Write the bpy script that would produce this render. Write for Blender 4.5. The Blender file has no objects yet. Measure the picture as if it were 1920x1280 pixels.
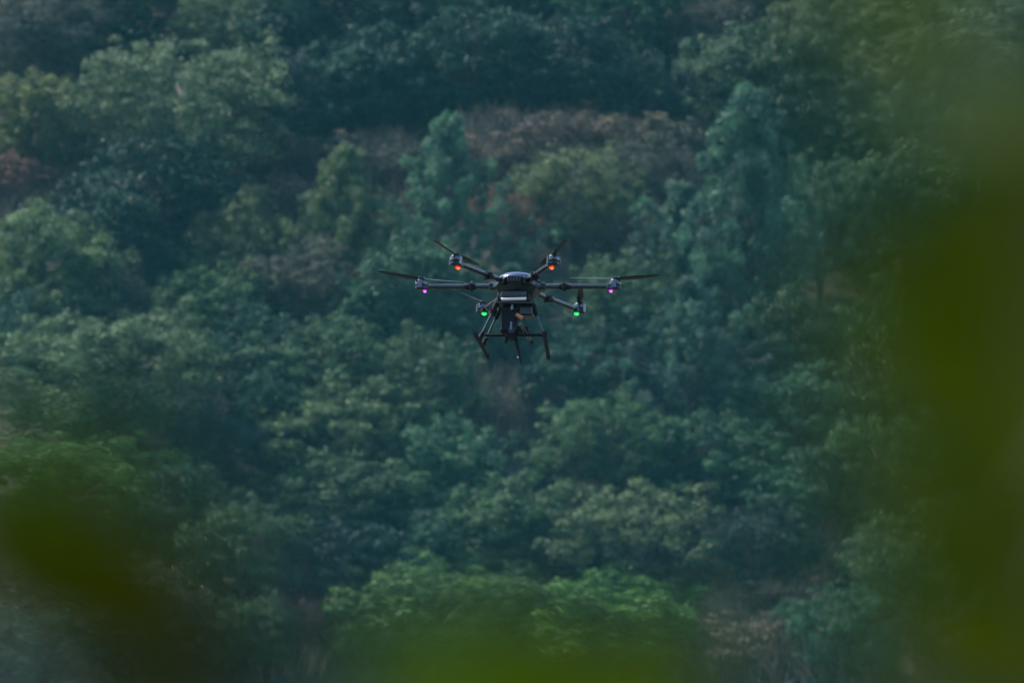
import bpy, math, random
import numpy as np
from mathutils import Vector, Matrix

# ------------------------------------------------------------------ camera, sky, sun, exposure
S = bpy.context.scene
COL = S.collection
F_PX = 1920 * 400 / 36.0            # photograph pixels per unit of tangent
PITCH = math.radians(4.0)
CAM = Vector((0, 0, 1.6))
RIGHT = Vector((1, 0, 0))
FWD = Vector((0, math.cos(PITCH), math.sin(PITCH)))
UP = Vector((0, -math.sin(PITCH), math.cos(PITCH)))
DRONE_D = 66.0

cam_data = bpy.data.cameras.new('camera')
cam_data.lens = 400
cam_data.sensor_width = 36
cam_data.clip_start = 0.1
cam_data.clip_end = 5000
cam_data.dof.use_dof = True
cam_data.dof.focus_distance = DRONE_D
cam_data.dof.aperture_fstop = 11.5
cam = bpy.data.objects.new('camera', cam_data)
cam.location = CAM
cam.rotation_euler = (math.pi / 2 + PITCH, 0, 0)
COL.objects.link(cam)
S.camera = cam

SUN_EL, SUN_AZ = math.radians(52), math.radians(-62)     # azimuth measured from +Y towards +X
world = bpy.data.worlds.new('World')
S.world = world
world.use_nodes = True
wn = world.node_tree.nodes
bg = wn['Background']
sky = wn.new('ShaderNodeTexSky')
sky.sky_type = 'NISHITA'
sky.sun_disc = False
sky.sun_elevation = SUN_EL
sky.sun_rotation = SUN_AZ
sky.air_density = 1.0
sky.dust_density = 1.0
world.node_tree.links.new(sky.outputs[0], bg.inputs[0])
bg.inputs[1].default_value = 0.075

sun_data = bpy.data.lights.new('sun', 'SUN')
sun_data.energy = 1.5
sun_data.angle = math.radians(14)
sun_data.color = (1.0, 0.97, 0.92)
sun = bpy.data.objects.new('sun', sun_data)
sun_dir = Vector((math.sin(SUN_AZ) * math.cos(SUN_EL), math.cos(SUN_AZ) * math.cos(SUN_EL), math.sin(SUN_EL)))
sun.rotation_euler = sun_dir.to_track_quat('Z', 'Y').to_euler()
sun.location = (0, 0, 120)
COL.objects.link(sun)

S.view_settings.view_transform = 'Standard'
S.view_settings.look = 'None'
S.view_settings.gamma = 1
S.view_settings.exposure = 2.42
S.render.engine = 'CYCLES'
S.cycles.use_denoising = True
S.cycles.max_bounces = 6
S.cycles.diffuse_bounces = 3
S.cycles.transmission_bounces = 4
S.cycles.volume_bounces = 1
S.cycles.use_adaptive_sampling = False

# ------------------------------------------------------------------ helpers
def pix_dir(px, py):
    """world direction (unit depth along the view axis) of a photograph pixel"""
    return FWD + RIGHT * ((px - 960) / F_PX) + UP * ((640 - py) / F_PX)

def at(px, py, depth):
    return CAM + pix_dir(px, py) * depth

def wave(x, y):
    return (math.sin(x * 0.21 + 1.3) * math.cos(y * 0.17 + 0.4) * 0.55 + math.sin(x * 0.47 + y * 0.31) * 0.28
            + math.sin(x * 0.9 - y * 0.7 + 2.0) * 0.12)

def smooth(t):
    t = min(1, max(0, t))
    return t * t * (3 - 2 * t)

def ground(x, y):
    hill = 29.6 + 0.70 * (y - 400) + wave(x, y) * smooth((y - 320) / 30)
    near = -38 * smooth((y - 5) / 120)
    if y < -8: near = 0.55 * (-8 - y) ** 2 / (30 + (-8 - y))       # unseen slope added behind the camera to keep low sky out of reflections
    k = 12.0
    h = max(k - abs(hill - near), 0) / k           # soft valley floor
    return max(hill, near) + h * h * k * 0.25 - 0.0

def ground_hit(px, py):
    d = pix_dir(px, py)
    lo, hi = 250.0, 700.0
    for _ in range(50):
        m = (lo + hi) / 2
        p = CAM + d * m
        if p.z > ground(p.x, p.y): lo = m
        else: hi = m
    return CAM + d * lo, lo

def mesh_obj(name, verts, faces, mat, parent=None, smooth_deg=None):
    me = bpy.data.meshes.new(name)
    me.from_pydata([tuple(v) for v in verts], [], faces)
    me.update()
    if smooth_deg is not None:
        me.shade_smooth()
        me.set_sharp_from_angle(angle=math.radians(smooth_deg))
    me.materials.append(mat)
    o = bpy.data.objects.new(name, me)
    COL.objects.link(o)
    o.parent = parent
    return o

def tag(o, label=None, cat=None, group=None, kind=None):
    if label: o['label'] = label
    if cat: o['category'] = cat
    if group: o['group'] = group
    if kind: o['kind'] = kind
    return o

def empty(name, loc=(0, 0, 0)):
    o = bpy.data.objects.new(name, None)
    o.empty_display_size = 0.2
    o.location = loc
    COL.objects.link(o)
    return o

class MB:
    """collects shapes for one mesh"""
    def __init__(s): s.v, s.f = [], []
    def add(s, vs, fs):
        n = len(s.v); s.v += [Vector(v) for v in vs]; s.f += [tuple(i + n for i in f) for f in fs]; return s
    def rings(s, rings, cap=True):
        n = len(rings[0]); vs = [p for r in rings for p in r]; fs = []
        for k in range(len(rings) - 1):
            for i in range(n):
                j = (i + 1) % n
                fs.append((k * n + i, k * n + j, (k + 1) * n + j, (k + 1) * n + i))
        if cap:
            fs.append(tuple(reversed(range(n)))); fs.append(tuple((len(rings) - 1) * n + i for i in range(n)))
        return s.add(vs, fs)
    def tube(s, pts, rad, n=12):
        pts = [Vector(p) for p in pts]
        if not hasattr(rad, '__len__'): rad = [rad] * len(pts)
        rings = []; ref = None
        for i, p in enumerate(pts):
            t = (pts[min(i + 1, len(pts) - 1)] - pts[max(i - 1, 0)]).normalized()
            if ref is None:
                ref = Vector((0, 0, 1)) if abs(t.z) < 0.9 else Vector((1, 0, 0))
            u = t.cross(ref).normalized(); w = u.cross(t).normalized(); ref = w
            rings.append([p + (u * math.cos(2 * math.pi * k / n) + w * math.sin(2 * math.pi * k / n)) * rad[i] for k in range(n)])
        return s.rings(rings)
    def lathe(s, prof, c=(0, 0, 0), n=24, axis='Z', sx=1, sy=1):
        c = Vector(c); rings = []
        for r, h in prof:
            ring = []
            for k in range(n):
                a = 2 * math.pi * k / n
                p = Vector((math.cos(a) * r * sx, math.sin(a) * r * sy, h))
                if axis == 'X': p = Vector((p.z, p.x, p.y))
                if axis == 'Y': p = Vector((p.x, -p.z, p.y))
                ring.append(c + p)
            rings.append(ring)
        return s.rings(rings)
    def box(s, c, size, rot=None, bev=0.15):
        """box with chamfered vertical edges and top/bottom rims"""
        hx, hy, hz = [d / 2 for d in size]; b = min(hx, hy, hz) * bev * 2
        def loop(k, z):
            x, y = hx - k, hy - k; q = b * 0.8
            return [(x - q, y, z), (-x + q, y, z), (-x, y - q, z), (-x, -y + q, z), (-x + q, -y, z), (x - q, -y, z), (x, -y + q, z), (x, y - q, z)]
        rs = [loop(b, -hz), loop(0, -hz + b), loop(0, hz - b), loop(b, hz)]
        M = rot.to_3x3() if rot is not None else Matrix.Identity(3)
        return s.rings([[Vector(c) + M @ Vector(p) for p in r] for r in rs])
    def build(s, name, mat, parent=None, smooth_deg=40):
        return mesh_obj(name, s.v, s.f, mat, parent, smooth_deg)

# ------------------------------------------------------------------ materials
def new_mat(name):
    m = bpy.data.materials.new(name); m.use_nodes = True
    return m, m.node_tree.nodes, m.node_tree.links, m.node_tree.nodes['Principled BSDF']

def simple(name, col, rough=0.5, metal=0.0, noise=0.25, scale=40.0, coat=0.0, bump=0.0):
    m, n, l, p = new_mat(name)
    tc = n.new('ShaderNodeTexCoord'); tx = n.new('ShaderNodeTexNoise')
    tx.inputs['Scale'].default_value = scale; tx.inputs['Detail'].default_value = 4
    l.new(tc.outputs['Object'], tx.inputs['Vector'])
    r = n.new('ShaderNodeValToRGB')
    r.color_ramp.elements[0].position = 0.3; r.color_ramp.elements[1].position = 0.7
    r.color_ramp.elements[0].color = [c * (1 - noise) for c in col] + [1]
    r.color_ramp.elements[1].color = [min(1, c * (1 + noise)) for c in col] + [1]
    l.new(tx.outputs['Fac'], r.inputs['Fac']); l.new(r.outputs['Color'], p.inputs['Base Color'])
    p.inputs['Roughness'].default_value = rough; p.inputs['Metallic'].default_value = metal
    p.inputs['Coat Weight'].default_value = coat
    if rough > 0.5 and max(col) < 0.01: p.inputs['Specular IOR Level'].default_value = 0.15
    if bump:
        b = n.new('ShaderNodeBump'); b.inputs['Strength'].default_value = bump
        l.new(tx.outputs['Fac'], b.inputs['Height']); l.new(b.outputs['Normal'], p.inputs['Normal'])
    return m

def glow(name, col, strength):
    m, n, l, p = new_mat(name)
    p.inputs['Base Color'].default_value = (*col, 1); p.inputs['Roughness'].default_value = 0.3
    p.inputs['Emission Color'].default_value = (*col, 1); p.inputs['Emission Strength'].default_value = strength
    return m

def foliage(name, trans=0.25, rough=0.55):
    """leaf colour = the tree's own object colour, varied leaf by leaf with the 'tone' attribute"""
    m, n, l, p = new_mat(name)
    oi = n.new('ShaderNodeObjectInfo'); at_ = n.new('ShaderNodeAttribute'); at_.attribute_name = 'tone'
    hsv = n.new('ShaderNodeHueSaturation')
    mr = n.new('ShaderNodeMapRange'); mr.inputs['To Min'].default_value = 0.45; mr.inputs['To Max'].default_value = 1.75
    l.new(at_.outputs['Fac'], mr.inputs['Value']); l.new(mr.outputs['Result'], hsv.inputs['Value'])
    mh = n.new('ShaderNodeMapRange'); mh.inputs['To Min'].default_value = 0.525; mh.inputs['To Max'].default_value = 0.475
    l.new(at_.outputs['Fac'], mh.inputs['Value']); l.new(mh.outputs['Result'], hsv.inputs['Hue'])
    l.new(oi.outputs['Color'], hsv.inputs['Color'])
    l.new(hsv.outputs['Color'], p.inputs['Base Color'])
    p.inputs['Roughness'].default_value = rough
    p.inputs['Specular IOR Level'].default_value = 0.25
    tr = n.new('ShaderNodeBsdfTranslucent'); l.new(hsv.outputs['Color'], tr.inputs['Color'])
    mx = n.new('ShaderNodeMixShader'); mx.inputs['Fac'].default_value = trans
    l.new(p.outputs[0], mx.inputs[1]); l.new(tr.outputs[0], mx.inputs[2])
    l.new(mx.outputs[0], n['Material Output'].inputs['Surface'])
    return m

M_LEAF = foliage('foliage')
M_DRY = foliage('dry_foliage', 0.1, 0.8)
M_BARK = simple('bark', (0.07, 0.055, 0.045), 0.9, noise=0.5, scale=9, bump=0.5)
M_TWIG = simple('twig', (0.12, 0.08, 0.07), 0.9, noise=0.4, scale=9)

def mat_ground():
    m, n, l, p = new_mat('hillside_earth')
    tc = n.new('ShaderNodeTexCoord')
    a = n.new('ShaderNodeTexNoise'); a.inputs['Scale'].default_value = 0.35; a.inputs['Detail'].default_value = 8
    b = n.new('ShaderNodeTexNoise'); b.inputs['Scale'].default_value = 3.0; b.inputs['Detail'].default_value = 6
    for t in (a, b): l.new(tc.outputs['Object'], t.inputs['Vector'])
    r = n.new('ShaderNodeValToRGB'); e = r.color_ramp.elements
    e[0].position = 0.35; e[0].color = (0.03, 0.045, 0.02, 1)
    e[1].position = 0.7; e[1].color = (0.075, 0.058, 0.042, 1)
    k = e.new(0.52); k.color = (0.065, 0.06, 0.04, 1)
    mix = n.new('ShaderNodeMix'); mix.data_type = 'RGBA'; mix.blend_type = 'MULTIPLY'; mix.inputs['Factor'].default_value = 0.6
    l.new(a.outputs['Fac'], r.inputs['Fac']); l.new(r.outputs['Color'], mix.inputs[6]); l.new(b.outputs['Color'], mix.inputs[7])
    l.new(mix.outputs[2], p.inputs['Base Color']); p.inputs['Roughness'].default_value = 0.95
    bp = n.new('ShaderNodeBump'); bp.inputs['Strength'].default_value = 0.8; bp.inputs['Distance'].default_value = 0.3
    l.new(b.outputs['Fac'], bp.inputs['Height']); l.new(bp.outputs['Normal'], p.inputs['Normal'])
    return m
M_GROUND = mat_ground()

# ------------------------------------------------------------------ terrain
def axis(lo, hi, f0, f1, coarse, fine):
    out = list(np.arange(lo, f0, coarse)) + list(np.arange(f0, f1, fine)) + list(np.arange(f1, hi + 0.1, coarse))
    return out
xs = axis(-400, 400, -50, 50, 10, 1.5)
ys = axis(-250, 650, 340, 470, 6, 1.5)
tv = [(x, y, ground(x, y)) for y in ys for x in xs]
nx = len(xs)
tf = [(j * nx + i, j * nx + i + 1, (j + 1) * nx + i + 1, (j + 1) * nx + i) for j in range(len(ys) - 1) for i in range(nx - 1)]
tag(mesh_obj('ground', tv, tf, M_GROUND, None, 180), kind='structure')

# ------------------------------------------------------------------ foliage meshes (unit trees: crown about 1 wide, 1 high, base at 0)
def leaf_mesh(name, C, N, D, L, W, tone, mat):
    """one pointed quad per leaf"""
    D = D - N * np.sum(D * N, 1, keepdims=True)
    D /= np.linalg.norm(D, axis=1, keepdims=True) + 1e-9
    Sd = np.cross(N, D)
    L = L[:, None]; W = W[:, None]
    n = len(C)
    V = np.empty((n, 4, 3))
    V[:, 0] = C - D * L * 0.5; V[:, 1] = C + Sd * W * 0.5 + N * W * 0.12
    V[:, 2] = C + D * L * 0.5; V[:, 3] = C - Sd * W * 0.5 + N * W * 0.12
    me = bpy.data.meshes.new(name)
    me.vertices.add(4 * n); me.loops.add(4 * n); me.polygons.add(n)
    me.vertices.foreach_set('co', V.reshape(-1))
    me.loops.foreach_set('vertex_index', np.arange(4 * n, dtype=np.int32))
    me.polygons.foreach_set('loop_start', np.arange(0, 4 * n, 4, dtype=np.int32))
    me.update()
    at_ = me.attributes.new('tone', 'FLOAT', 'POINT')
    at_.data.foreach_set('value', np.repeat(np.clip(tone, 0, 1), 4).astype(np.float32))
    me.materials.append(mat)
    return me

def unit(v): return v / (np.linalg.norm(v, axis=-1, keepdims=True) + 1e-9)

def clumps_to_leaves(rng, cc, cr, per, leaf, up=0.5, rnd=0.6, flat=0.7, aspect=0.5, outdir=0.4):
    """cc clump centres, cr clump radii -> leaves on the shells of the clumps"""
    k = len(cc)
    idx = np.repeat(np.arange(k), per)
    d = unit(rng.normal(size=(k * per, 3)))
    d[:, 2] = np.where(rng.random(len(d)) < 0.7, np.abs(d[:, 2]), d[:, 2])
    rad = cr[idx] * (0.45 + 0.75 * rng.random(len(d)))
    off = d * rad[:, None]; off[:, 2] *= flat
    C = cc[idx] + off
    N = unit(d * 0.6 + np.array([0, 0, up]) + rng.normal(size=d.shape) * rnd)
    D = unit(d * outdir + rng.normal(size=d.shape))
    L = leaf * (0.7 + 0.6 * rng.random(len(d))); W = L * aspect
    ctone = rng.random(k)
    tone = 0.5 + (ctone[idx] - 0.5) * 0.8 + rng.normal(size=len(d)) * 0.18
    return C, N, D, L, W, tone

def branch_mesh(name, rng, tips, trunk_h, r0, mat, lean=0.06, max_limbs=22):
    mb = MB()
    top = np.array([rng.normal() * lean, rng.normal() * lean, trunk_h])
    pts = [(0, 0, -0.06), (top[0] * 0.3, top[1] * 0.2, trunk_h * 0.4), tuple(top)]
    mb.tube(pts, [r0 * 1.2, r0 * 0.8, r0 * 0.25], 7)
    sel = tips[rng.permutation(len(tips))[:max_limbs]]
    for t in sel:
        z0 = trunk_h * min(0.92, max(0.12, 0.25 + 0.6 * rng.random() * (t[2] / trunk_h)))
        s = np.array([top[0] * z0 / trunk_h, top[1] * z0 / trunk_h, z0])
        m = (s + t) / 2 + np.array([0, 0, 0.03])
        mb.tube([s, m, t], [r0 * 0.42, r0 * 0.26, r0 * 0.08], 5)
    o = mb.build(name, mat)
    me = o.data
    bpy.data.objects.remove(o)
    return me

PROTO = {}
def proto_broad(key, seed, lobes=22, sub=15, per=80, wide=0.5, low=0.0, leaf=0.020, flat=1.3, layered=0.0, lob_r=(0.08, 0.18)):
    rng = np.random.default_rng(seed)
    c = []; r = []
    tries = 0
    while len(c) < lobes and tries < 6000:
        tries += 1
        d = unit(rng.normal(size=3))
        if d[2] < -0.85: continue
        q = d * (0.45 + 0.52 * rng.random())
        bulge = 1 + 0.16 * math.sin(3 * math.atan2(d[1], d[0]) + seed) + 0.08 * rng.normal()
        R = rng.uniform(*lob_r)
        p = np.array([q[0] * (wide - R * 0.7) * bulge, q[1] * (wide - R * 0.7) * bulge, low + (1 - low) * 0.5 + q[2] * ((1 - low) * 0.5 - R * 0.4)])
        if any(np.linalg.norm((p - o) * np.array([1, 1, 0.85])) < (R + ro) * 0.55 for o, ro in zip(c, r)): continue
        c.append(p); r.append(R)
    c = np.array(c); r = np.array(r)
    idx = np.repeat(np.arange(len(c)), sub)
    d = unit(rng.normal(size=(len(idx), 3))); d[:, 2] = d[:, 2] * 0.85 + 0.15
    sc = c[idx] + d * (r[idx] * (0.35 + 0.85 * rng.random(len(idx))))[:, None] * np.array([1.15, 1.15, flat * (1 - 0.5 * layered)])
    sr = 0.022 + 0.034 * rng.random(len(idx))
    C, N, D, L, W, T = clumps_to_leaves(rng, sc, sr, per, leaf, flat=1.15 - 0.5 * layered)
    # stray leaves so the outline is uneven
    k = lobes * 45
    i2 = rng.integers(0, len(c), k); d2 = unit(rng.normal(size=(k, 3)))
    C2 = c[i2] + d2 * (r[i2] * (0.9 + 0.65 * rng.random(k)))[:, None]
    N2 = unit(rng.normal(size=(k, 3)) + [0, 0, 0.6]); D2 = rng.normal(size=(k, 3)); L2 = leaf * (0.8 + 0.5 * rng.random(k))
    me = leaf_mesh('crown', np.vstack([C, C2]), np.vstack([N, N2]), np.vstack([D, D2]), np.hstack([L, L2]), np.hstack([W, L2 * 0.5]),
                   np.hstack([T, rng.random(k)]), M_LEAF)
    PROTO[key] = (me, branch_mesh('trunk', rng, c, 0.8, 0.028, M_BARK))

def proto_pine(key, seed, whorls=13, per=110, leaf=0.034, spread=0.5, rise=0.35):
    rng = np.random.default_rng(seed)
    cc = []; cr = []; tips = []
    for w in range(whorls):
        t = (w + 0.5) / whorls
        z = 0.10 + 0.86 * t
        ln = spread * (1 - t) ** 0.9 * (0.75 + 0.5 * rng.random()) + 0.03
        nb = int(4 + 3 * (1 - t))
        for b in range(nb):
            a = 2 * math.pi * (b + rng.random() * 0.7) / nb
            l = ln * (0.7 + 0.45 * rng.random())
            tips.append((math.cos(a) * l, math.sin(a) * l, z + l * rise))
            for s in np.arange(0.35, 1.01, 0.16):
                cc.append((math.cos(a) * l * s + rng.normal() * 0.02, math.sin(a) * l * s + rng.normal() * 0.02, z + l * rise * s ** 1.6 + rng.normal() * 0.01))
                cr.append(0.022 + 0.024 * rng.random())
    for k in range(8): cc.append((rng.normal() * 0.008, rng.normal() * 0.008, 0.88 + k * 0.016)); cr.append(0.02)
    cc = np.array(cc); cr = np.array(cr)
    C, N, D, L, W, T = clumps_to_leaves(rng, cc, cr, per, leaf, up=0.35, rnd=0.8, flat=1.1, aspect=0.16, outdir=1.2)
    D[:, 2] += 0.7
    PROTO[key] = (leaf_mesh('crown', C, N, D, L, W, T, M_LEAF), branch_mesh('trunk', rng, np.array(tips), 0.95, 0.02, M_BARK, 0.01, 26))

def proto_shrub(key, seed, sticks=70, per=26, leaf=0.04):
    """low twiggy shrub, half bare"""
    rng = np.random.default_rng(seed)
    mb = MB(); cc = []
    for i in range(sticks):
        a = rng.random() * 2 * math.pi; l = 0.6 + 0.5 * rng.random(); sp = 0.15 + 0.5 * rng.random()
        b = np.array([math.cos(a) * 0.1 * rng.random(), math.sin(a) * 0.1 * rng.random(), -0.05])
        m = b + np.array([math.cos(a) * sp * 0.35, math.sin(a) * sp * 0.35, l * 0.5])
        t = b + np.array([math.cos(a) * sp, math.sin(a) * sp, l * (1 - 0.35 * sp)])
        mb.tube([b, m, t], [0.012, 0.008, 0.003], 4)
        for s in (0.5, 0.75, 1.0): cc.append(m + (t - m) * s + rng.normal(size=3) * 0.05)
    o = mb.build('stems', M_TWIG); me = o.data; bpy.data.objects.remove(o)
    cc = np.array(cc)
    C, N, D, L, W, T = clumps_to_leaves(rng, cc, np.full(len(cc), 0.07), per, leaf, up=0.4, rnd=0.9, flat=1.0)
    PROTO[key] = (leaf_mesh('foliage', C, N, D, L, W, T, M_DRY), me)

proto_broad('round1', 11, 34); proto_broad('round2', 12, 28, sub=15, lob_r=(0.11, 0.19)); proto_broad('round3', 13, 44, lob_r=(0.08, 0.14))
proto_broad('layer1', 21, 36, flat=1.2, layered=0.15, sub=13); proto_broad('layer2', 22, 28, flat=1.15, layered=0.2, sub=16, lob_r=(0.12, 0.18))
proto_broad('fine1', 31, 52, sub=12, per=80, leaf=0.0165, lob_r=(0.07, 0.12)); proto_broad('fine2', 32, 46, sub=13, per=80, leaf=0.0165, lob_r=(0.08, 0.13))
proto_pine('pine1', 41); proto_pine('pine2', 42, whorls=16, spread=0.42, rise=0.55); proto_pine('pine3', 43, whorls=11, rise=0.7)
proto_shrub('dry1', 51); proto_shrub('dry2', 52, 60, 34)

TONE = {
    'mid':   (0.040, 0.092, 0.035), 'light': (0.074, 0.124, 0.046), 'dark': (0.013, 0.050, 0.029), 'olive': (0.084, 0.106, 0.038),
    'teal':  (0.030, 0.090, 0.043), 'pine':  (0.058, 0.138, 0.076), 'blue': (0.034, 0.090, 0.060), 'deep': (0.007, 0.032, 0.024),
    'brown': (0.110, 0.086, 0.056), 'red':   (0.140, 0.078, 0.052), 'green': (0.052, 0.130, 0.022), 'dusk': (0.056, 0.066, 0.042),
    'straw': (0.165, 0.145, 0.090), 'pale': (0.074, 0.116, 0.050), 'paleblue': (0.044, 0.114, 0.066),
}
KIND = {'r': ('broadleaf_tree', 'tree', 'broadleaf trees on the hillside'), 'l': ('broadleaf_tree', 'tree', 'broadleaf trees on the hillside'),
        'f': ('broadleaf_tree', 'tree', 'broadleaf trees on the hillside'), 'p': ('pine_tree', 'tree', 'pines on the hillside'),
        'd': ('dry_shrub', 'shrub', 'dry shrubs on the hillside')}
rt = random.Random(5)
def plant(key, cx, cy, w, h, tone, label, trunk=0.03):
    """crown centre and size in photograph pixels; it stands where the ray under the crown meets the hillside"""
    base, d = ground_hit(cx, cy + h * (0.5 + trunk))
    m = d / F_PX
    H = h * (1 + trunk) * m * 1.13; Wd = w * m * 1.30
    name, cat, grp = KIND[key[0]]
    r = tag(empty(name, (base.x, base.y, ground(base.x, base.y))), label, cat, grp)
    crown, trunk_me = PROTO[key]
    rz = rt.uniform(0, 6.28)
    c = tuple(v * rt.uniform(0.9, 1.1) for v in TONE[tone]) + (1,)
    for me in (crown, trunk_me):
        o = bpy.data.objects.new(me.name.split('.')[0], me); COL.objects.link(o); o.parent = r
        o.scale = (Wd, Wd, H); o.rotation_euler.z = rz; o.color = c
    return r

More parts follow.
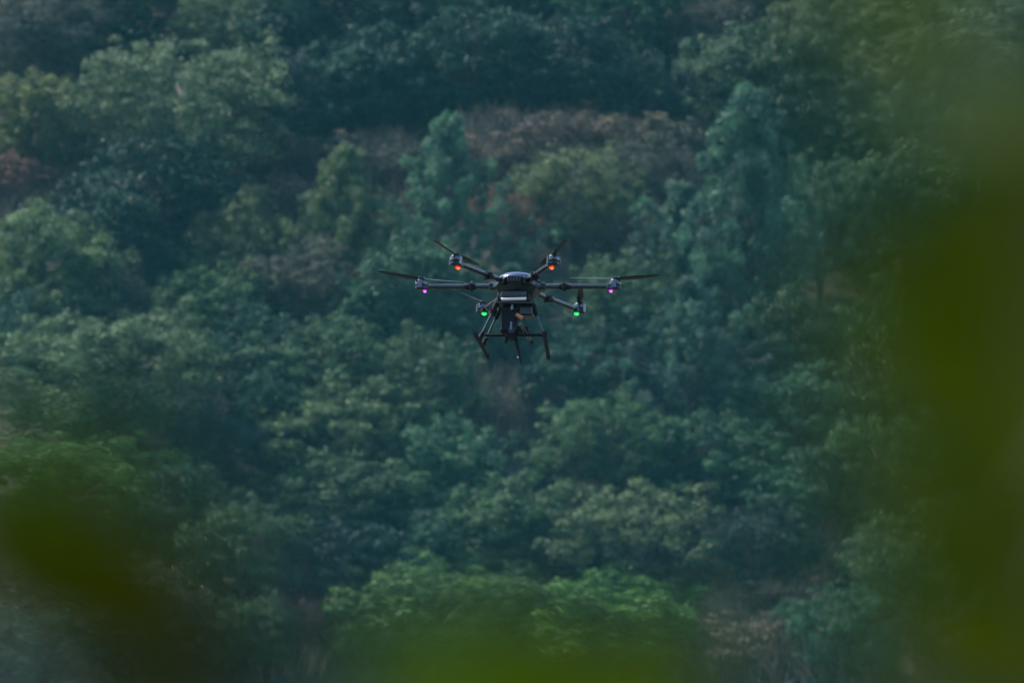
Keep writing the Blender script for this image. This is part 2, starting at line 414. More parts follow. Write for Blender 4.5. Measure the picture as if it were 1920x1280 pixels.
TREES = [
 # key, cx, cy, w, h, tone, label
 ('fine1', 325, 235, 390, 290, 'pale', 'big rounded pale olive tree filling the upper left of the slope'),
 ('layer1', 300, 400, 360, 240, 'dark', 'dark green layered tree directly below the big olive tree'),
 ('round1', 62, 250, 210, 190, 'olive', 'olive tree cut by the left edge of the picture above the reddish shrub'),
 ('round3', 75, 530, 270, 240, 'light', 'grey-green bushy tree at the left edge level with the drone'),
 ('fine2', 70, 75, 230, 190, 'dusk', 'dull purplish dark tree in the top left corner'),
 ('round2', 215, 40, 180, 150, 'deep', 'very dark tree at the top edge beside the purplish corner tree'),
 ('fine1', 430, 70, 210, 170, 'light', 'green tree at the top edge behind the big olive tree'),
 ('round2', 590, 60, 260, 200, 'deep', 'very dark tree at the top edge, left of the centre'),
 ('round1', 560, 215, 210, 200, 'deep', 'dark tree touching the right side of the big olive tree'),
 ('round3', 715, 170, 240, 200, 'dark', 'dark green tree standing in the upper middle, up and left of the pale pine'),
 ('layer2', 760, 20, 240, 140, 'dark', 'dark layered tree at the top edge straight above the left drone arm'),
 ('round1', 890, 125, 240, 190, 'dark', 'dark tree in the top row straight above the pale pine'),
 ('round3', 960, 10, 220, 150, 'dark', 'dark tree cut by the top edge above the drone body'),
 ('layer1', 1050, 140, 250, 180, 'deep', 'dark layered tree in the top row above the brown clearing'),
 ('round2', 1180, 60, 240, 190, 'dark', 'dark tree at the top edge, right of the centre'),
 ('round1', 1200, 185, 180, 150, 'dark', 'small dark tree at the upper edge of the brown clearing'),
 ('fine2', 1330, 70, 190, 170, 'dusk', 'dull brownish tree in the top row left of the blurred green leaves'),
 ('round3', 1430, 170, 270, 210, 'mid', 'full green tree behind the top of the tall bluish pine'),
 ('layer1', 1530, 250, 200, 190, 'dark', 'dark tree between the tall bluish pine and the blurred leaves'),
 ('fine1', 1570, 90, 220, 200, 'light', 'pale green tree at the top, seen just left of the blurred leaves'),
 ('fine2', 1760, 150, 280, 260, 'light', 'pale tree showing through the gap in the blurred leaves, top right'),
 ('fine2', 445, 480, 170, 210, 'olive', 'narrow olive tree right of the dark layered tree'),
 ('pine2', 645, 450, 220, 280, 'light', 'soft green conical young pine left of the pale pine'),
 ('pine1', 838, 410, 240, 310, 'pine', 'pale green pine rising behind the left orange-lit rotor'),
 ('fine1', 1070, 385, 230, 200, 'light', 'pale green bush in the brown clearing just above the drone'),
 ('fine2', 1210, 350, 170, 160, 'dusk', 'brownish bush at the right end of the clearing'),
 ('pine2', 1405, 440, 300, 440, 'paleblue', 'tall bluish pine at the right, the highest conifer in view'),
 ('pine3', 1280, 510, 220, 260, 'paleblue', 'shorter bluish pine left of the tall bluish pine'),
 ('fine1', 1540, 440, 210, 270, 'mid', 'green tree right of the tall bluish pine, half behind blurred leaves'),
 ('round3', 760, 575, 250, 200, 'teal', 'teal tree behind the left purple-lit rotor arm'),
 ('fine2', 560, 560, 240, 190, 'dusk', 'brownish tree left of the drone, below the soft green pine'),
 ('round2', 420, 600, 210, 170, 'mid', 'blue-green tree above the gap beside the big lower-left tree'),
 ('round1', 1180, 590, 210, 200, 'mid', 'green tree behind the right green-lit rotor'),
 ('fine1', 215, 735, 390, 280, 'light', 'biggest tree at lower left with a broad pale domed crown'),
 ('layer2', 480, 690, 170, 200, 'dark', 'dark tree in the gap right of the biggest lower-left tree'),
 ('fine2', 20, 660, 160, 180, 'dark', 'dark tree at the left edge beside the biggest lower-left tree'),
 ('round1', 620, 710, 260, 190, 'mid', 'mid green tree below and left of the drone, with flat leaf sprays'),
 ('round2', 800, 745, 210, 200, 'mid', 'green tree just below the left landing skid of the drone'),
 ('layer1', 1090, 720, 200, 190, 'dark', 'dark green tree just below the right landing skid'),
 ('pine3', 1290, 710, 270, 290, 'blue', 'bluish bushy pine below the right rotors of the drone'),
 ('round3', 1480, 660, 210, 200, 'mid', 'green tree below the tall bluish pine, beside the blurred leaves'),
 ('layer2', 1490, 800, 260, 180, 'teal', 'teal layered tree right of the dark hollow in the slope'),
 ('layer1', 640, 830, 290, 190, 'light', 'pale layered tree with drooping sprays in the lower left middle'),
 ('round3', 850, 905, 210, 200, 'teal', 'teal tree directly below the bare earth strip'),
 ('layer2', 640, 950, 280, 170, 'mid', 'green layered tree just under the pale layered tree'),
 ('round2', 1130, 860, 240, 190, 'mid', 'green tree right of the bare earth strip'),
 ('round1', 1330, 880, 230, 180, 'teal', 'teal tree with bright sprays left of the dark hollow'),
 ('layer1', 1510, 930, 270, 160, 'teal', 'flat-topped teal tree next to the blurred leaves at lower right'),
 ('fine2', 410, 850, 190, 160, 'deep', 'very dark tree in the shade below the biggest lower-left tree'),
 ('fine1', 140, 930, 360, 220, 'green', 'green tree half hidden by the blurred leaf at lower left'),
 ('round3', 980, 1010, 250, 200, 'mid', 'green tree straight below the drone, above the bright bushes'),
 ('round1', 1200, 1030, 320, 210, 'light', 'pale green spreading tree above the dry bushes at lower right'),
 ('fine1', 450, 1050, 230, 200, 'mid', 'greyish green tree right of the blurred leaf at lower left'),
 ('round2', 640, 1080, 220, 170, 'deep', 'very dark tree left of the bright green bushes'),
 ('fine2', 1420, 1040, 200, 170, 'dark', 'dark tree behind the dry pale grass at lower right'),
 ('fine1', 810, 1170, 330, 210, 'green', 'bright green bushy tree at the bottom, left of the pair'),
 ('round3', 1150, 1190, 310, 190, 'green', 'bright green bushy tree at the bottom, right of the pair'),
 ('fine2', 1010, 1150, 200, 160, 'mid', 'small green tree wedged between the two bright green bushes'),
 ('fine1', 1580, 1200, 210, 190, 'teal', 'small teal leafy tree beside the dry grass at lower right'),
 ('fine1', 470, 1200, 180, 150, 'mid', 'small green tree at the bottom edge beside the reddish shrub'),
 ('fine2', 1720, 1090, 260, 240, 'mid', 'green tree behind the blurred leaves in the lower right corner'),
 ('round1', 260, 1180, 280, 220, 'dusk', 'dull tree behind the blurred leaf in the lower left corner'),
 ('round2', 1700, 700, 260, 260, 'mid', 'green tree hidden behind the blurred leaves at the right edge'),
 ('round3', 1720, 430, 260, 260, 'mid', 'green tree hidden behind the upper blurred leaves at the right'),
 ('fine2', 185, 590, 170, 150, 'dusk', 'small dull tree between the grey-green bushy tree and the biggest lower-left tree'),
 ('round1', 350, 530, 150, 130, 'dark', 'small dark tree just under the dark layered tree'),
 ('round3', 520, 790, 160, 170, 'dark', 'dark tree left of the pale layered tree with drooping sprays'),
 ('pine3', 960, 620, 200, 190, 'teal', 'teal pine directly behind the landing gear of the drone'),
 ('fine1', 80, 1230, 220, 180, 'blue', 'blue-grey tree at the bottom edge in the lower left corner'),
 ('fine2', 1880, 60, 220, 200, 'light', 'pale tree in the top right corner behind the blurred leaves'),
 ('round2', 1690, 290, 200, 190, 'mid', 'green tree below the pale tree in the gap of the blurred leaves'),
 ('round3', 1860, 1210, 220, 180, 'dusk', 'dull tree in the bottom right corner behind the blurred leaves'),
 ('fine1', 1640, 900, 240, 230, 'mid', 'green tree right of the flat-topped teal tree'),
 ('layer1', 330, 970, 230, 170, 'dark', 'dark layered tree above the greyish green tree at lower left'),
 ('round1', 820, 1060, 230, 170, 'teal', 'teal tree peeping over the left bright green bushy tree'),
 ('round2', 20, -25, 220, 150, 'deep', 'very dark tree whose base shows in the extreme top left corner'),
 ('round1', 330, -40, 220, 150, 'dark', 'dark tree barely entering the top edge above the big olive tree'),
 ('fine2', 520, -40, 220, 140, 'mid', 'green tree barely entering the top edge left of the dark teal tree'),
 ('round3', 1100, -50, 240, 150, 'dark', 'dark tree barely entering the top edge right of the drone'),
 ('fine1', 1420, -30, 260, 160, 'mid', 'green tree barely entering the top edge above the full green tree'),
 ('round1', 1700, -40, 280, 170, 'light', 'pale tree barely entering the top edge above the blurred leaves'),
 # dry shrubs
 ('dry1', 20, 345, 110, 100, 'red', 'reddish autumn shrub at the left edge of the picture'),
 ('dry2', 590, 310, 150, 100, 'brown', 'brown twiggy shrub right of the big olive tree'),
 ('dry1', 700, 330, 150, 110, 'dusk', 'dull twiggy shrub between the dark trees and the soft green pine'),
 ('dry2', 720, 440, 90, 120, 'brown', 'brown shrub squeezed between the two pale pines'),
 ('dry1', 520, 400, 120, 110, 'dusk', 'dull shrub left of the soft green pine'),
 ('dry2', 945, 430, 110, 130, 'red', 'reddish brown shrub straight above the drone body'),
 ('dry1', 920, 310, 130, 90, 'brown', 'brown shrub at the left end of the clearing beside the pale pine'),
 ('dry2', 1040, 265, 150, 90, 'brown', 'brown twiggy shrub along the top of the clearing'),
 ('dry1', 1170, 270, 150, 90, 'straw', 'pale straw-coloured shrub in the clearing above the right orange-lit rotor'),
 ('dry2', 1280, 280, 130, 100, 'dusk', 'dull shrub at the right end of the clearing below the dark trees'),
 ('dry1', 1190, 450, 140, 110, 'brown', 'brown shrub right of the pale green bush above the right rotors'),
 ('dry2', 560, 470, 120, 90, 'brown', 'brown shrub left of the drone below the soft green pine'),
 ('dry1', 930, 790, 70, 130, 'brown', 'tall narrow brown shrub in the bare strip below the drone'),
 ('dry2', 545, 1180, 100, 100, 'red', 'reddish shrub at the bottom left of the bright green bushes'),
 ('dry1', 1390, 1200, 150, 80, 'straw', 'dry straw-coloured shrub at the bottom right'),
 ('dry2', 1470, 1140, 130, 80, 'brown', 'brown dry shrub behind the straw-coloured one at lower right'),
 ('dry2', 1340, 1250, 150, 100, 'brown', 'brown dry shrub cut by the bottom edge at the right'),
]
for t in TREES: plant(*t)

# undergrowth that nobody could count, between the trees
def undergrowth():
    rng = np.random.default_rng(77)
    cc = []; cr = []
    for _ in range(2300):
        x = rng.uniform(-48, 48); y = rng.uniform(362, 446); w = rng.uniform(0.4, 1.1); h = rng.uniform(0.5, 2.0)
        for _k in range(6):
            a = rng.random() * 6.28; q = w * rng.random() ** 0.5
            xx, yy = x + math.cos(a) * q, y + math.sin(a) * q
            cc.append((xx, yy, ground(xx, yy) + 0.1 + h * rng.random() * (1 - 0.5 * q / w))); cr.append(rng.uniform(0.2, 0.42))
    cc = np.array(cc); cr = np.array(cr); k = len(cc)
    C, N, D, L, W, T = clumps_to_leaves(rng, cc, cr, 30, 0.16, up=0.5, rnd=0.7, flat=0.9)
    u = np.repeat(rng.random(k), 30)
    me = leaf_mesh('undergrowth', C, N, D, L, W, T * 0.5 + u * 0.5, M_UNDER)
    o = bpy.data.objects.new('undergrowth', me); COL.objects.link(o)
    tag(o, 'low brown and green undergrowth covering the slope between the trees', 'undergrowth', kind='stuff')
def mat_under():
    m, n, l, p = new_mat('undergrowth')
    g = n.new('ShaderNodeNewGeometry'); t = n.new('ShaderNodeTexNoise'); t.inputs['Scale'].default_value = 0.3; t.inputs['Detail'].default_value = 3
    l.new(g.outputs['Position'], t.inputs['Vector'])
    r = n.new('ShaderNodeValToRGB'); e = r.color_ramp.elements
    e[0].position = 0.36; e[0].color = (0.03, 0.055, 0.035, 1); e[1].position = 0.64; e[1].color = (0.070, 0.070, 0.045, 1)
    q = e.new(0.5); q.color = (0.055, 0.06, 0.04, 1)
    l.new(t.outputs['Fac'], r.inputs['Fac'])
    a = n.new('ShaderNodeAttribute'); a.attribute_name = 'tone'
    mr = n.new('ShaderNodeMapRange'); mr.inputs['To Min'].default_value = 0.5; mr.inputs['To Max'].default_value = 1.6
    l.new(a.outputs['Fac'], mr.inputs['Value'])
    h = n.new('ShaderNodeHueSaturation'); l.new(mr.outputs['Result'], h.inputs['Value']); l.new(r.outputs['Color'], h.inputs['Color'])
    l.new(h.outputs['Color'], p.inputs['Base Color']); p.inputs['Roughness'].default_value = 0.8
    return m
M_UNDER = mat_under()
undergrowth()

# dry grass on the open banks
def dry_grass():
    rng = np.random.default_rng(88)
    C = []; H = []; T = []
    for x0, x1, y0, y1, n, h in ((880, 1340, 250, 340, 9000, 1.0), (520, 760, 290, 420, 5000, 0.9), (1320, 1540, 1070, 1290, 12000, 1.0), (895, 965, 720, 850, 1200, 0.8), (500, 600, 1130, 1270, 1200, 0.8), (480, 700, 470, 560, 3000, 0.9), (0, 130, 330, 410, 2500, 0.9), (330, 480, 560, 640, 1500, 0.8), (1440, 1560, 1030, 1110, 2500, 1.0)):
        for _ in range(n // 6):
            p, d = ground_hit(rng.uniform(x0, x1), rng.uniform(y0, y1))
            tt = rng.random()
            for _k in range(6):
                x, y = p.x + rng.normal() * 0.18, p.y + rng.normal() * 0.18
                hh = h * rng.uniform(0.6, 1.5)
                C.append((x, y, ground(x, y) + hh * 0.45)); H.append(hh); T.append(0.6 * tt + 0.4 * rng.random())
    C = np.array(C); H = np.array(H); n = len(C)
    N = unit(np.column_stack([rng.normal(size=n), rng.normal(size=n), rng.random(n) * 0.5]))
    D = unit(np.column_stack([rng.normal(size=n) * 0.35, rng.normal(size=n) * 0.35, np.ones(n)]))
    o = bpy.data.objects.new('dry_grass', leaf_mesh('dry_grass', C, N, D, H, H * 0.085, np.array(T), M_DRY)); COL.objects.link(o)
    o.color = (0.215, 0.165, 0.105, 1)
    tag(o, 'tall dry grass on the open brown banks of the slope', 'grass', kind='stuff')
dry_grass()

# the wood goes on to both sides of the view: one mass
def side_wood():
    rng = np.random.default_rng(91)
    cc = []; cr = []
    for sx in (-1, 1):
        for _ in range(70):
            x = sx * rng.uniform(22, 62); y = rng.uniform(372, 440)
            if abs(x) < 20.5 * y / 400: continue
            w = rng.uniform(1.6, 3.0); h = rng.uniform(4, 6); z = ground(x, y)
            for _k in range(26):
                d = unit(rng.normal(size=3)) * (0.5 + 0.5 * rng.random())
                cc.append((x + d[0] * w, y + d[1] * w, z + h * 0.58 + d[2] * h * 0.42)); cr.append(rng.uniform(0.5, 0.9))
    cc = np.array(cc); cr = np.array(cr)
    C, N, D, L, W, T = clumps_to_leaves(rng, cc, cr, 60, 0.24)
    o = bpy.data.objects.new('woodland', leaf_mesh('woodland', C, N, D, L, W, T, M_LEAF)); COL.objects.link(o)
    o.color = (0.04, 0.08, 0.05, 1)
    tag(o, 'wooded slope going on beyond both sides of the view', 'woodland', kind='stuff')
side_wood()

# ------------------------------------------------------------------ the drone
M_CARBON = simple('carbon_black', (0.007, 0.008, 0.010), 0.35, noise=0.3, scale=60)
M_ARM = simple('arm_tube_grey', (0.075, 0.088, 0.095), 0.2, 1.0, noise=0.15, scale=50)
M_MATT = simple('matt_black', (0.005, 0.005, 0.006), 0.55, noise=0.3, scale=80)
M_METAL = simple('motor_metal', (0.095, 0.105, 0.115), 0.2, 1.0, noise=0.1, scale=80)
M_DARKM = simple('motor_dark', (0.022, 0.024, 0.027), 0.3, 0.8, noise=0.2, scale=80)
M_DOME = simple('dome_blue_grey', (0.02, 0.028, 0.085), 0.2, 0.0, noise=0.1, scale=20, coat=0.2)
M_PANEL = simple('panel_grey_blue', (0.014, 0.018, 0.036), 0.4, noise=0.15, scale=50)
M_WHITE = simple('white_plastic', (0.82, 0.81, 0.74), 0.45, noise=0.08, scale=60)
M_COPPER = simple('copper_connector', (0.60, 0.24, 0.13), 0.4, 0.4, noise=0.2, scale=80)
M_BLADE = simple('propeller_black', (0.012, 0.014, 0.014), 0.45, noise=0.2, scale=60)
M_LEG = simple('leg_tube', (0.07, 0.088, 0.083), 0.3, 0.9, noise=0.2, scale=60)
M_OR = glow('light_orange', (1.0, 0.05, 0.01), 0.28)
M_GR = glow('light_green', (0.003, 0.62, 0.075), 0.36)
M_ORC = glow('light_orange_core', (1.0, 0.18, 0.05), 0.42)
M_GRC = glow('light_green_core', (0.05, 0.80, 0.20), 0.5)
M_PUC = glow('light_purple_core', (0.85, 0.20, 1.0), 0.6)
M_PU = glow('light_purple', (0.50, 0.025, 0.80), 0.36)

PXM = F_PX / DRONE_D
R = 184.5 / PXM
def cam_vec(r, u, t): return RIGHT * r + UP * u - FWD * t
ax = cam_vec(182, 0, 30).normalized()
ay = -cam_vec(-29, 51, 174.9); ay = (ay - ax * ay.dot(ax)).normalized()
az = ax.cross(ay).normalized()
drone = empty('hexacopter_drone')
hub_pt = at(971, 537, DRONE_D)
drone.matrix_world = Matrix.Translation(hub_pt) @ Matrix((ax, ay, az)).transposed().to_4x4()
tag(drone, 'black six-rotor drone with lit rotor lights hovering before the wooded slope', 'drone')

def rotz(a): return Matrix.Rotation(a, 4, 'Z')

# body: faceted lower hull, dome, top rim, belly
hexr = lambda r, z, ph=0.0: [Vector((math.cos(ph + k * math.pi / 6) * r * (1 if k % 2 else 0.9), math.sin(ph + k * math.pi / 6) * r * (1 if k % 2 else 0.9), z)) for k in range(12)]
body = MB().rings([hexr(0.085, -0.062), hexr(0.118, -0.052), hexr(0.142, -0.02), hexr(0.142, 0.012), hexr(0.125, 0.024)]).build('body_hull', M_CARBON, drone, 25)
for k in range(6):
    a = k * math.pi / 3 + math.pi / 6
    MB().box(rotz(a) @ Vector((0.131, 0, -0.005)), (0.016, 0.085, 0.026), rotz(a)).build('side_panel', M_PANEL, body, 25)
dome = MB().lathe([(0.132, 0.0), (0.130, 0.02), (0.118, 0.038), (0.095, 0.053), (0.06, 0.064), (0.02, 0.068), (0.002, 0.0685)], (0, 0, 0.006), 36).build('dome_cover', M_DOME, drone, 60)
MB().lathe([(0.136, 0.018), (0.139, 0.022), (0.136, 0.027)], (0, 0, 0), 36).build('rim', M_PANEL, dome, 60)
MB().tube([(0.0, 0.03, 0.07), (0.0, 0.03, 0.085)], [0.022, 0.02], 16).build('satellite_receiver', M_MATT, dome)
fm = MB().box((-0.0, -0.138, 0.006), (0.078, 0.03, 0.040)).build('front_module', M_PANEL, drone, 25)
for i in range(4): MB().box((-0.027 + i * 0.018, -0.154, 0.006), (0.007, 0.004, 0.026)).build('vent', M_MATT, fm, 25)
MB().box((0, 0.0, -0.082), (0.17, 0.20, 0.046)).build('battery_tray', M_MATT, drone, 25)
for sy in (-0.5, 0.5):
    MB().box((0, sy * 0.23, -0.080), (0.145, 0.022, 0.034)).build('battery', M_CARBON, drone, 25)
wt = MB().tube([(-0.074, -0.118, -0.1115), (0.074, -0.118, -0.1085)], 0.0092, 14).build('white_bar', M_WHITE, drone)
tag(wt, 'white tube across the front below the hull')
for s in (-1, 1):
    MB().tube([(s * 0.074, -0.118, -0.110 + s * 0.0015), (s * 0.086, -0.118, -0.110 + s * 0.0015)], 0.0075, 12).build('end_cap', M_DARKM, wt)
MB().box((0.0, -0.02, -0.128), (0.215, 0.19, 0.010)).build('mounting_plate', M_CARBON, drone, 25)

# arms, motors, lights, propellers
BL = {   # propeller blade directions in the rotor plane
    180: (-0.231, -0.113), 0: (0.257, -0.028), 240: (-0.085, -0.247), 300: (0.108, -0.24), 120: (-0.13, -0.215), 60: (0.046, -0.255)}
def blade_mesh(d, flap=0.06, hand=1):
    """tapered, twisted airfoil blade from the hub along d"""
    Lb = 0.262; d = Vector((d[0], d[1], 0)).normalized(); sd = Vector((-d.y, d.x, 0)); up = Vector((0, 0, 1)); rings = []
    for i in range(11):
        t = i / 10
        c = 0.017 + 0.026 * math.sin(min(1, t / 0.35) * math.pi / 2) * (1 - max(0, t - 0.35) / 0.65 * 0.72) if t < 0.97 else 0.012
        tw = hand * math.radians(20 - 13 * t); th = 0.0045 * (1 - 0.7 * t) + 0.0012
        o = d * (0.012 + Lb * t) + up * (flap * Lb * t * (0.35 + 0.65 * t))
        cx = sd * math.cos(tw) + up * math.sin(tw); nz = up * math.cos(tw) - sd * math.sin(tw)
        rings.append([o + cx * c * 0.5, o + cx * c * 0.2 + nz * th, o - cx * c * 0.25 + nz * th * 0.8, o - cx * c * 0.5, o - cx * c * 0.25 - nz * th * 0.5, o + cx * c * 0.2 - nz * th * 0.5])
    return rings
for deg in (0, 60, 120, 180, 240, 300):
    a = math.radians(deg); u = Vector((math.cos(a), math.sin(a), 0)); s = Vector((-u.y, u.x, 0)); up = Vector((0, 0, 1))
    dz = lambda r: 0.0
    arm = MB().tube([u * 0.125, u * 0.256], 0.0155, 16).tube([u * 0.286, u * (R - 0.026)], 0.0150, 16).build('arm', M_ARM, drone)
    j = MB().tube([u * 0.246, u * 0.300], 0.0192, 16).box(u * 0.272 + up * -0.004, (0.022, 0.050, 0.040), rotz(a)).build('folding_joint', M_MATT, arm, 35)
    MB().tube([u * 0.298, u * 0.316], 0.0178, 16).build('locking_sleeve', M_CARBON, arm)
    MB().tube([u * 0.270 + s * 0.02 + up * 0.012, u * 0.270 + s * 0.02 + up * 0.028], 0.005, 8).build('latch', M_METAL, arm)
    MB().box(u * 0.140 + up * -0.002, (0.05, 0.052, 0.044), rotz(a)).build('root_clamp', M_CARBON, arm, 30)
    MB().tube([u * 0.152 - s * 0.030, u * 0.152 + s * 0.030], 0.013, 14).build('pivot', M_DARKM, arm)
    # motor
    mc = u * R
    mot = MB().lathe([(0.026, -0.020), (0.0335, -0.016), (0.0335, -0.002), (0.030, 0.0), (0.030, 0.004), (0.0345, 0.006), (0.0345, 0.030), (0.031, 0.036), (0.012, 0.038)], mc, 28).build('motor', M_DARKM, drone, 35)
    MB().lathe([(0.0352, 0.010), (0.0356, 0.012), (0.0356, 0.026), (0.0352, 0.028)], mc, 28).build('motor_bell_band', M_METAL, mot, 35)
    for q in (-1, 1):
        MB().box(mc + s * q * 0.0365 + up * 0.008, (0.022, 0.006, 0.046), rotz(a)).build('motor_bracket', M_METAL, mot, 30)
    MB().box(mc - u * 0.028 + up * -0.006, (0.04, 0.044, 0.034), rotz(a)).build('motor_mount', M_CARBON, mot, 30)
    # light under the motor, towards the hub
    mat, lab = {240: (M_OR, 'orange'), 300: (M_OR, 'orange'), 0: (M_PU, 'purple'), 180: (M_PU, 'purple'), 60: (M_GR, 'green'), 120: (M_GR, 'green')}[deg]
    big = 0.74 if lab == 'orange' else 0.78 if lab != 'purple' else 0.55
    lc = mc - u * 0.024 + up * -0.024
    led = MB().lathe([(0.004 * big, -0.012), (0.014 * big, -0.010), (0.0195 * big, -0.004), (0.0195 * big, 0.003), (0.015 * big, 0.006)], lc, 20).build('rotor_light', mat, drone, 60)
    tag(led, 'lit %s lamp under the rotor' % lab)
    MB().lathe([(0.021 * big, 0.0045), (0.022 * big, 0.006), (0.022 * big, 0.011)], lc, 20).build('light_housing', M_MATT, led, 40)
    core = {'orange': M_ORC, 'green': M_GRC, 'purple': M_PUC}[lab]
    MB().lathe([(0.002, -0.0150), (0.006 * big, -0.0145), (0.008 * big, -0.011), (0.008 * big, -0.007)], lc + Vector((0.003, -0.008, 0.0005)), 12).build('lamp_core', core, led, 60)
    # propeller
    pc = mc + up * 0.047
    prop = MB().lathe([(0.018, -0.010), (0.019, -0.004), (0.019, 0.003), (0.008, 0.008)], pc, 18).build('propeller', M_MATT, drone, 40)
    d = Vector((*BL[deg], 0))
    for sg in (1, -1):
        b = MB().rings([[pc + p for p in r] for r in blade_mesh(d * sg, 0.05, 1 if deg % 120 else -1)]).build('blade', M_BLADE, prop, 50)
    sdv = Vector((-d.y, d.x, 0)).normalized(); dn = d.normalized()
    for q in (-1, 1):
        MB().tube([pc + dn * 0.016 * q + up * 0.0, pc + dn * 0.016 * q + up * 0.012], 0.0048, 8).build('bolt', M_METAL, prop)

# landing gear
LEG = 0.0072
def landing_leg(top, bot, parent=drone):
    top, bot = Vector(top), Vector(bot)
    o = MB().tube([top, bot], LEG, 12).build('landing_leg', M_LEG, parent)
    k = top.lerp(bot, 0.30)
    MB().tube([top, k], [0.016, 0.0125], 10).build('leg_sleeve', M_MATT, o)
    MB().tube([bot + (top - bot).normalized() * 0.05, bot], [0.0115, 0.0135], 10).build('skid_clamp', M_MATT, o)
    return o
landing_leg((-0.100, -0.095, -0.120), (-0.197, -0.095, -0.350))
landing_leg((-0.100, 0.030, -0.120), (-0.196, 0.030, -0.350))
landing_leg((0.096, -0.030, -0.115), (0.191, -0.030, -0.350))
def skid(p0, p1):
    p0, p1 = Vector(p0), Vector(p1); d = (p1 - p0).normalized()
    o = MB().tube([p0, p1], 0.0115, 14).build('landing_skid', M_MATT, drone)
    for p, q in ((p0, 1), (p1, -1)):
        MB().tube([p - d * q * 0.006, p + d * q * 0.05], 0.0140, 14).build('foam_sleeve', M_MATT, o)
skid((-0.198, -0.22, -0.353), (-0.198, 0.245, -0.353))
skid((0.207, -0.22, -0.347), (0.163, 0.215, -0.366))
MB().tube([(-0.176, -0.03, -0.302), (0.174, -0.03, -0.302)], 0.0088, 12).build('crossbar', M_MATT, drone)
mb = MB()
mb.box((-0.128, -0.06, -0.165), (0.034, 0.075, 0.05)); mb.tube([(-0.10, -0.10, -0.125), (-0.15, -0.085, -0.2)], 0.007, 8)
lm = mb.build('retract_mechanism', M_MATT, drone, 30)
MB().tube([(-0.150, -0.07, -0.150), (-0.150, -0.02, -0.15)], 0.014, 10).build('servo', M_DARKM, lm)
MB().tube([(-0.112, -0.10, -0.158), (-0.142, -0.11, -0.178), (-0.128, -0.115, -0.206)], 0.004, 6).build('cable', M_METAL, lm)
MB().box((0.105, -0.03, -0.135), (0.03, 0.06, 0.03)).build('retract_mechanism', M_MATT, drone, 30)

# payload hanging under the plate
pl = MB().box((-0.032, -0.03, -0.215), (0.100, 0.10, 0.165)).box((-0.022, -0.03, -0.300), (0.055, 0.07, 0.05)).build('camera_payload', M_MATT, drone, 25)
MB().tube([(-0.048, -0.03, -0.32), (-0.055, -0.03, -0.350)], [0.012, 0.009], 10).build('payload_foot', M_MATT, pl)
MB().tube([(-0.012, -0.085, -0.285), (-0.012, -0.072, -0.285)], 0.022, 18).build('lens', M_DARKM, pl)
MB().box((-0.014, -0.087, -0.262), (0.012, 0.006, 0.05)).build('status_strip', M_METAL, pl, 25)
MB().tube([(-0.012, -0.09, -0.133), (-0.012, -0.09, -0.168)], 0.0095, 12).build('damper', M_METAL, pl)
eb = MB().box((0.062, -0.02, -0.162), (0.082, 0.09, 0.06)).build('equipment_box', M_CARBON, drone, 25)
cc = MB().tube([(0.012, -0.085, -0.192), (0.048, -0.078, -0.214)], [0.011, 0.014], 12).build('copper_connector', M_COPPER, drone)
tag(cc, 'copper coloured plug on the payload')
MB().tube([(0.046, -0.075, -0.21), (0.075, -0.07, -0.235), (0.072, -0.07, -0.265), (0.048, -0.06, -0.272)], 0.0028, 6).build('cable', M_DARKM, cc)
bar = MB().tube([(0.058, -0.20, -0.284), (0.066, 0.165, -0.284)], 0.0105, 12).build('payload_rail', M_LEG, drone)
MB().tube([(0.066, 0.13, -0.284), (0.0665, 0.175, -0.284)], 0.0125, 12).build('rail_cap', M_MATT, bar)
MB().box((0.045, -0.02, -0.266), (0.07, 0.05, 0.03)).build('rail_clamp', M_MATT, bar, 30)
an = MB().tube([(-0.004, 0, -0.29), (0.010, 0, -0.350), (0.024, 0, -0.40), (0.0375, 0, -0.455), (0.042, 0, -0.472)], [0.0145, 0.0125, 0.008, 0.0045, 0.002], 10).build('antenna', M_MATT, drone)
MB().box((0.020, -0.008, -0.428), (0.009, 0.005, 0.007), Matrix.Rotation(0.6, 4, 'Y')).build('tape_flag', M_WHITE, an, 25)

# ------------------------------------------------------------------ blurred leafy plants right in front of the lens
def mat_nearleaf(name, col):
    m, n, l, p = new_mat(name)
    tc = n.new('ShaderNodeTexCoord'); t = n.new('ShaderNodeTexNoise'); t.inputs['Scale'].default_value = 35; t.inputs['Detail'].default_value = 3
    l.new(tc.outputs['Object'], t.inputs['Vector'])
    r = n.new('ShaderNodeValToRGB'); e = r.color_ramp.elements
    e[0].position = 0.3; e[0].color = [c * 0.65 for c in col] + [1]; e[1].position = 0.7; e[1].color = [c * 1.3 for c in col] + [1]
    l.new(t.outputs['Fac'], r.inputs['Fac']); l.new(r.outputs['Color'], p.inputs['Base Color'])
    p.inputs['Roughness'].default_value = 0.7; p.inputs['Specular IOR Level'].default_value = 0.04
    tr = n.new('ShaderNodeBsdfTranslucent'); l.new(r.outputs['Color'], tr.inputs['Color'])
    mx = n.new('ShaderNodeMixShader'); mx.inputs['Fac'].default_value = 0.5
    l.new(p.outputs[0], mx.inputs[1]); l.new(tr.outputs[0], mx.inputs[2]); l.new(mx.outputs[0], n['Material Output'].inputs['Surface'])
    return m
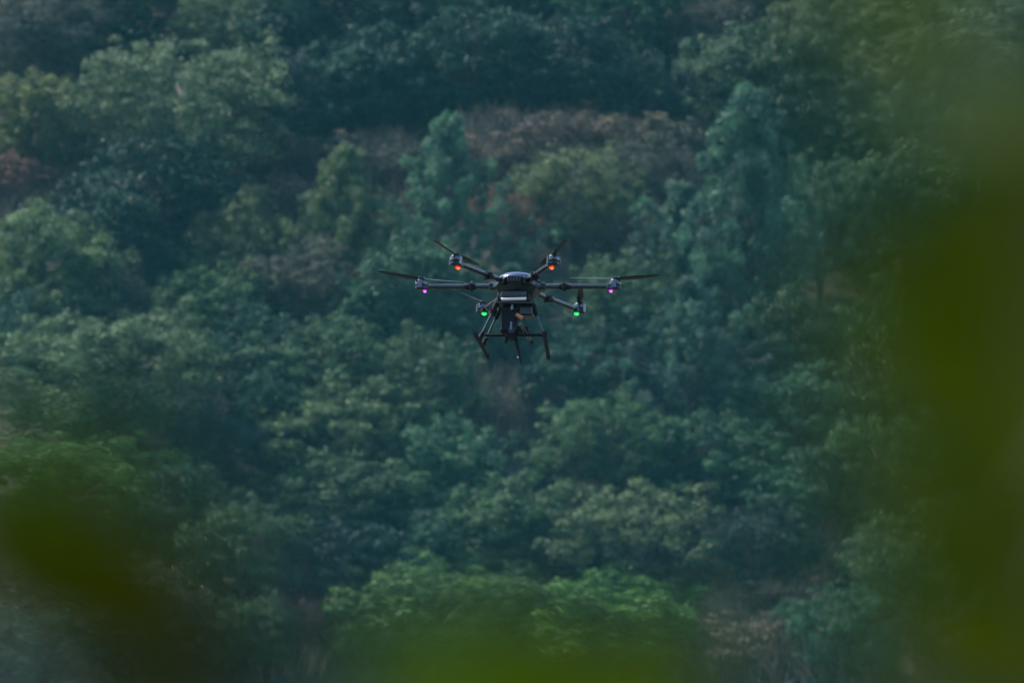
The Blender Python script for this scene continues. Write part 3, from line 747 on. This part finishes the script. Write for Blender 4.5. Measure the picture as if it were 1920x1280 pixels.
NL = {'olive': mat_nearleaf('near_leaf_olive', (0.170, 0.195, 0.0006)), 'green': mat_nearleaf('near_leaf_green', (0.075, 0.150, 0.002)),
      'dark': mat_nearleaf('near_leaf_dark', (0.060, 0.076, 0.0006)), 'brown': mat_nearleaf('near_leaf_brown', (0.082, 0.086, 0.001)),
      'lime': mat_nearleaf('near_leaf_lime', (0.17, 0.235, 0.001)), 'pale': mat_nearleaf('near_leaf_pale', (0.20, 0.26, 0.09))}
def leaf_part(parent, root, tip, width, tint, droop=0.12, roll=0.0):
    """a real leaf: curved blade folded along its midrib, with a little thickness"""
    root, tip = Vector(root), Vector(tip); d = tip - root; L = d.length; d.normalize()
    side = d.cross(-FWD).normalized()
    nrm = side.cross(d).normalized()
    q = Matrix.Rotation(roll, 3, d); side = q @ side; nrm = q @ nrm
    top = []; bot = []; nL, nW = 12, 6
    for i in range(nL + 1):
        t = i / nL
        wv = width * 0.5 * (math.sin(math.pi * min(1, t ** 0.8)) ** 0.75 + 0.02)
        for k in range(nW + 1):
            s = k / nW * 2 - 1
            p = root + d * L * t + side * wv * s + nrm * (abs(s) * wv * 0.22 - droop * L * t * t + 0.02 * width * math.sin(t * 17 + s * 3))
            top.append(p); bot.append(p - nrm * 0.0006)
    vs = top + bot; n0 = len(top); W1 = nW + 1; fs = []
    for i in range(nL):
        for k in range(nW):
            a = i * W1 + k
            fs.append((a, a + 1, a + W1 + 1, a + W1)); fs.append((n0 + a, n0 + a + W1, n0 + a + W1 + 1, n0 + a + 1))
    edge = [i * W1 for i in range(nL + 1)] + [nL * W1 + k for k in range(1, W1)] + [i * W1 + nW for i in range(nL - 1, -1, -1)] + [k for k in range(nW - 1, 0, -1)]
    for i in range(len(edge)):
        a, b = edge[i], edge[(i + 1) % len(edge)]; fs.append((a, n0 + a, n0 + b, b))
    return mesh_obj('leaf', vs, fs, NL[tint], parent, 60)
M_STEM = simple('green_stem', (0.06, 0.065, 0.02), 0.7, noise=0.3, scale=30)

def near_shrub(base, stem_px, label, leaves, depth, fill, seed, px_shift=0):
    """stem_px: where the stem passes outside or along the frame; leaves: (root px, tip px, width px, tint, depth, roll)"""
    g = Vector((base[0], base[1], 0.0))
    root = tag(empty('leafy_shrub', g), label, 'shrub', 'plants close to the lens')
    inv = -g
    rg = random.Random(seed)
    pts = [Vector((0, 0, -0.03))] + [at(x, y, dd) + inv for x, y, dd in stem_px]
    # smooth the stem
    sm = []
    for i in range(len(pts) - 1):
        for k in range(6): sm.append(pts[i].lerp(pts[i + 1], k / 6))
    sm.append(pts[-1])
    for _ in range(3): sm = [sm[0]] + [(sm[i - 1] + sm[i] * 2 + sm[i + 1]) / 4 for i in range(1, len(sm) - 1)] + [sm[-1]]
    MB().tube(sm, [0.008 * (1 - 0.8 * i / (len(sm) - 1)) + 0.0012 for i in range(len(sm))], 8).build('stem', M_STEM, root)
    def twig(p):
        q = min(sm, key=lambda v: (v - p).length)
        if (q - p).length > 0.004: MB().tube([q, (q + p) / 2 + Vector((0, 0, 0.004)), p], [0.0016, 0.0012, 0.0009], 6).build('twig', M_STEM, root)
    for r_, t_, w_, tint, dd, roll in leaves:
        if px_shift: r_, t_ = (r_[0] + px_shift, r_[1]), (t_[0] + px_shift, t_[1])
        a = at(*r_, dd) + inv; b = at(*t_, dd + rg.uniform(-0.02, 0.02)) + inv
        leaf_part(root, a, b, w_ * dd / F_PX, tint, rg.uniform(0.05, 0.18), roll); twig(a)
    # leaves lower down the stem, below the view
    for i in range(fill):
        t = rg.uniform(0.15, 0.80); p = sm[int(t * (len(sm) - 1))]
        a = rg.uniform(0, 6.28); o = Vector((math.cos(a), math.sin(a), rg.uniform(0, 0.6))).normalized()
        s0 = p + o * 0.02; e0 = s0 + o * rg.uniform(0.05, 0.08)
        if (e0 + g).z > 1.56: continue
        leaf_part(root, s0, e0, rg.uniform(0.022, 0.034), rg.choice(['olive', 'green', 'dark']), 0.15, rg.uniform(-0.6, 0.6)); twig(s0)
    return root

near_shrub((0.33, 3.3), [(2500, 2600, 3.3), (2300, 1300, 3.3), (2150, 700, 3.3), (2080, 200, 3.3)],
    'out-of-focus olive-green leafy shrub filling the right edge close to the lens',
    [((2100, 320), (1740, 330), 170, 'olive', 2.6, 0.3), ((2140, 480), (1680, 420), 210, 'dark', 2.6, -0.2),
     ((2160, 640), (1800, 540), 260, 'dark', 3.4, 0.2), ((2040, 660), (1560, 560), 220, 'olive', 2.4, -0.1), ((2060, 600), (1700, 480), 120, 'lime', 2.8, 0.2),
     ((2060, 800), (1640, 690), 220, 'lime', 2.6, 0.2), ((2120, 960), (1690, 830), 210, 'olive', 2.5, -0.2), ((2130, 900), (1830, 860), 170, 'dark', 3.0, 0.2),
     ((2130, 1100), (1600, 960), 200, 'olive', 2.5, 0.2), ((2080, 960), (1740, 940), 110, 'lime', 2.9, -0.2), ((2140, 1210), (1740, 1120), 170, 'dark', 2.9, -0.1),
     ((2140, 240), (1830, 268), 90, 'lime', 2.8, 0.3), ((1780, -330), (1560, 180), 170, 'lime', 2.0, 0.2), ((1840, -300), (1700, 60), 120, 'lime', 2.0, 0.2),
     ((2080, 180), (1690, 110), 170, 'pale', 2.2, 0.2), ((2200, 1360), (1600, 1220), 170, 'olive', 2.2, 0.2),
     ((2060, 440), (1600, 400), 130, 'olive', 2.0, 0.2), ((2060, 880), (1560, 770), 150, 'olive', 1.9, 0.2), ((2060, 1180), (1480, 1120), 120, 'green', 1.7, 0.1),
     ((2000, 520), (1470, 400), 110, 'green', 1.6, 0.2), ((2000, 740), (1400, 640), 120, 'green', 1.6, -0.2), ((2020, 1010), (1450, 920), 100, 'green', 1.7, 0.2),
     ((1980, 330), (1520, 200), 110, 'green', 1.6, 0.1)],
    3.3, 26, 3, -10)
near_shrub((0.03, 2.8), [(1250, 9000, 2.8), (1080, 4000, 2.8), (1020, 2000, 2.8), (1000, 1500, 2.8)],
    'out-of-focus bright green leafy shrub poking up at the bottom middle close to the lens',
    [((1010, 1430), (640, 1200), 250, 'lime', 2.6, 0.3), ((1005, 1460), (930, 1130), 400, 'lime', 2.8, -0.2), ((1015, 1430), (1370, 1200), 230, 'lime', 2.5, 0.1),
     ((990, 1460), (780, 1150), 200, 'green', 2.2, 0.2), ((1020, 1470), (1180, 1180), 220, 'olive', 2.9, 0.1)],
    2.8, 20, 4)
near_shrub((-0.33, 2.8), [(-1000, 9000, 2.8), (-500, 4000, 2.8), (-250, 1900, 2.8), (-120, 1150, 2.8)],
    'out-of-focus dark brownish green leafy shrub in the lower left corner close to the lens',
    [((-130, 1000), (380, 1100), 240, 'brown', 2.7, 0.2), ((-60, 1090), (480, 1230), 200, 'brown', 2.4, -0.3), ((-130, 930), (320, 940), 210, 'green', 2.0, 0.4),
     ((130, 1440), (560, 1270), 150, 'brown', 2.0, 0.3), ((-150, 880), (150, 860), 150, 'green', 1.9, 0.1), ((-150, 960), (400, 1010), 130, 'olive', 1.7, 0.1), ((-150, 1120), (560, 1170), 170, 'brown', 1.6, 0.1), ((-150, 900), (430, 880), 110, 'green', 1.5, 0.1)],
    2.8, 20, 5)

# ------------------------------------------------------------------ haze: the air between camera and slope
hm = bpy.data.materials.new('haze'); hm.use_nodes = True
hn = hm.node_tree.nodes; hn.remove(hn['Principled BSDF'])
pv = hn.new('ShaderNodeVolumePrincipled')
pv.inputs['Color'].default_value = (0.11, 0.45, 0.56, 1)
pv.inputs['Density'].default_value = 0.00012
pv.inputs['Anisotropy'].default_value = 0.2
hm.node_tree.links.new(pv.outputs[0], hn['Material Output'].inputs['Volume'])
x0, x1, y0, y1, z0, z1 = -402, 402, -252, 652, -40, 209
hz = mesh_obj('haze', [(x, y, z) for z in (z0, z1) for y in (y0, y1) for x in (x0, x1)],
    [(0, 2, 3, 1), (4, 5, 7, 6), (0, 1, 5, 4), (2, 6, 7, 3), (0, 4, 6, 2), (1, 3, 7, 5)], hm)
tag(hz, 'thin blue haze in the air before the slope', 'haze', kind='stuff')
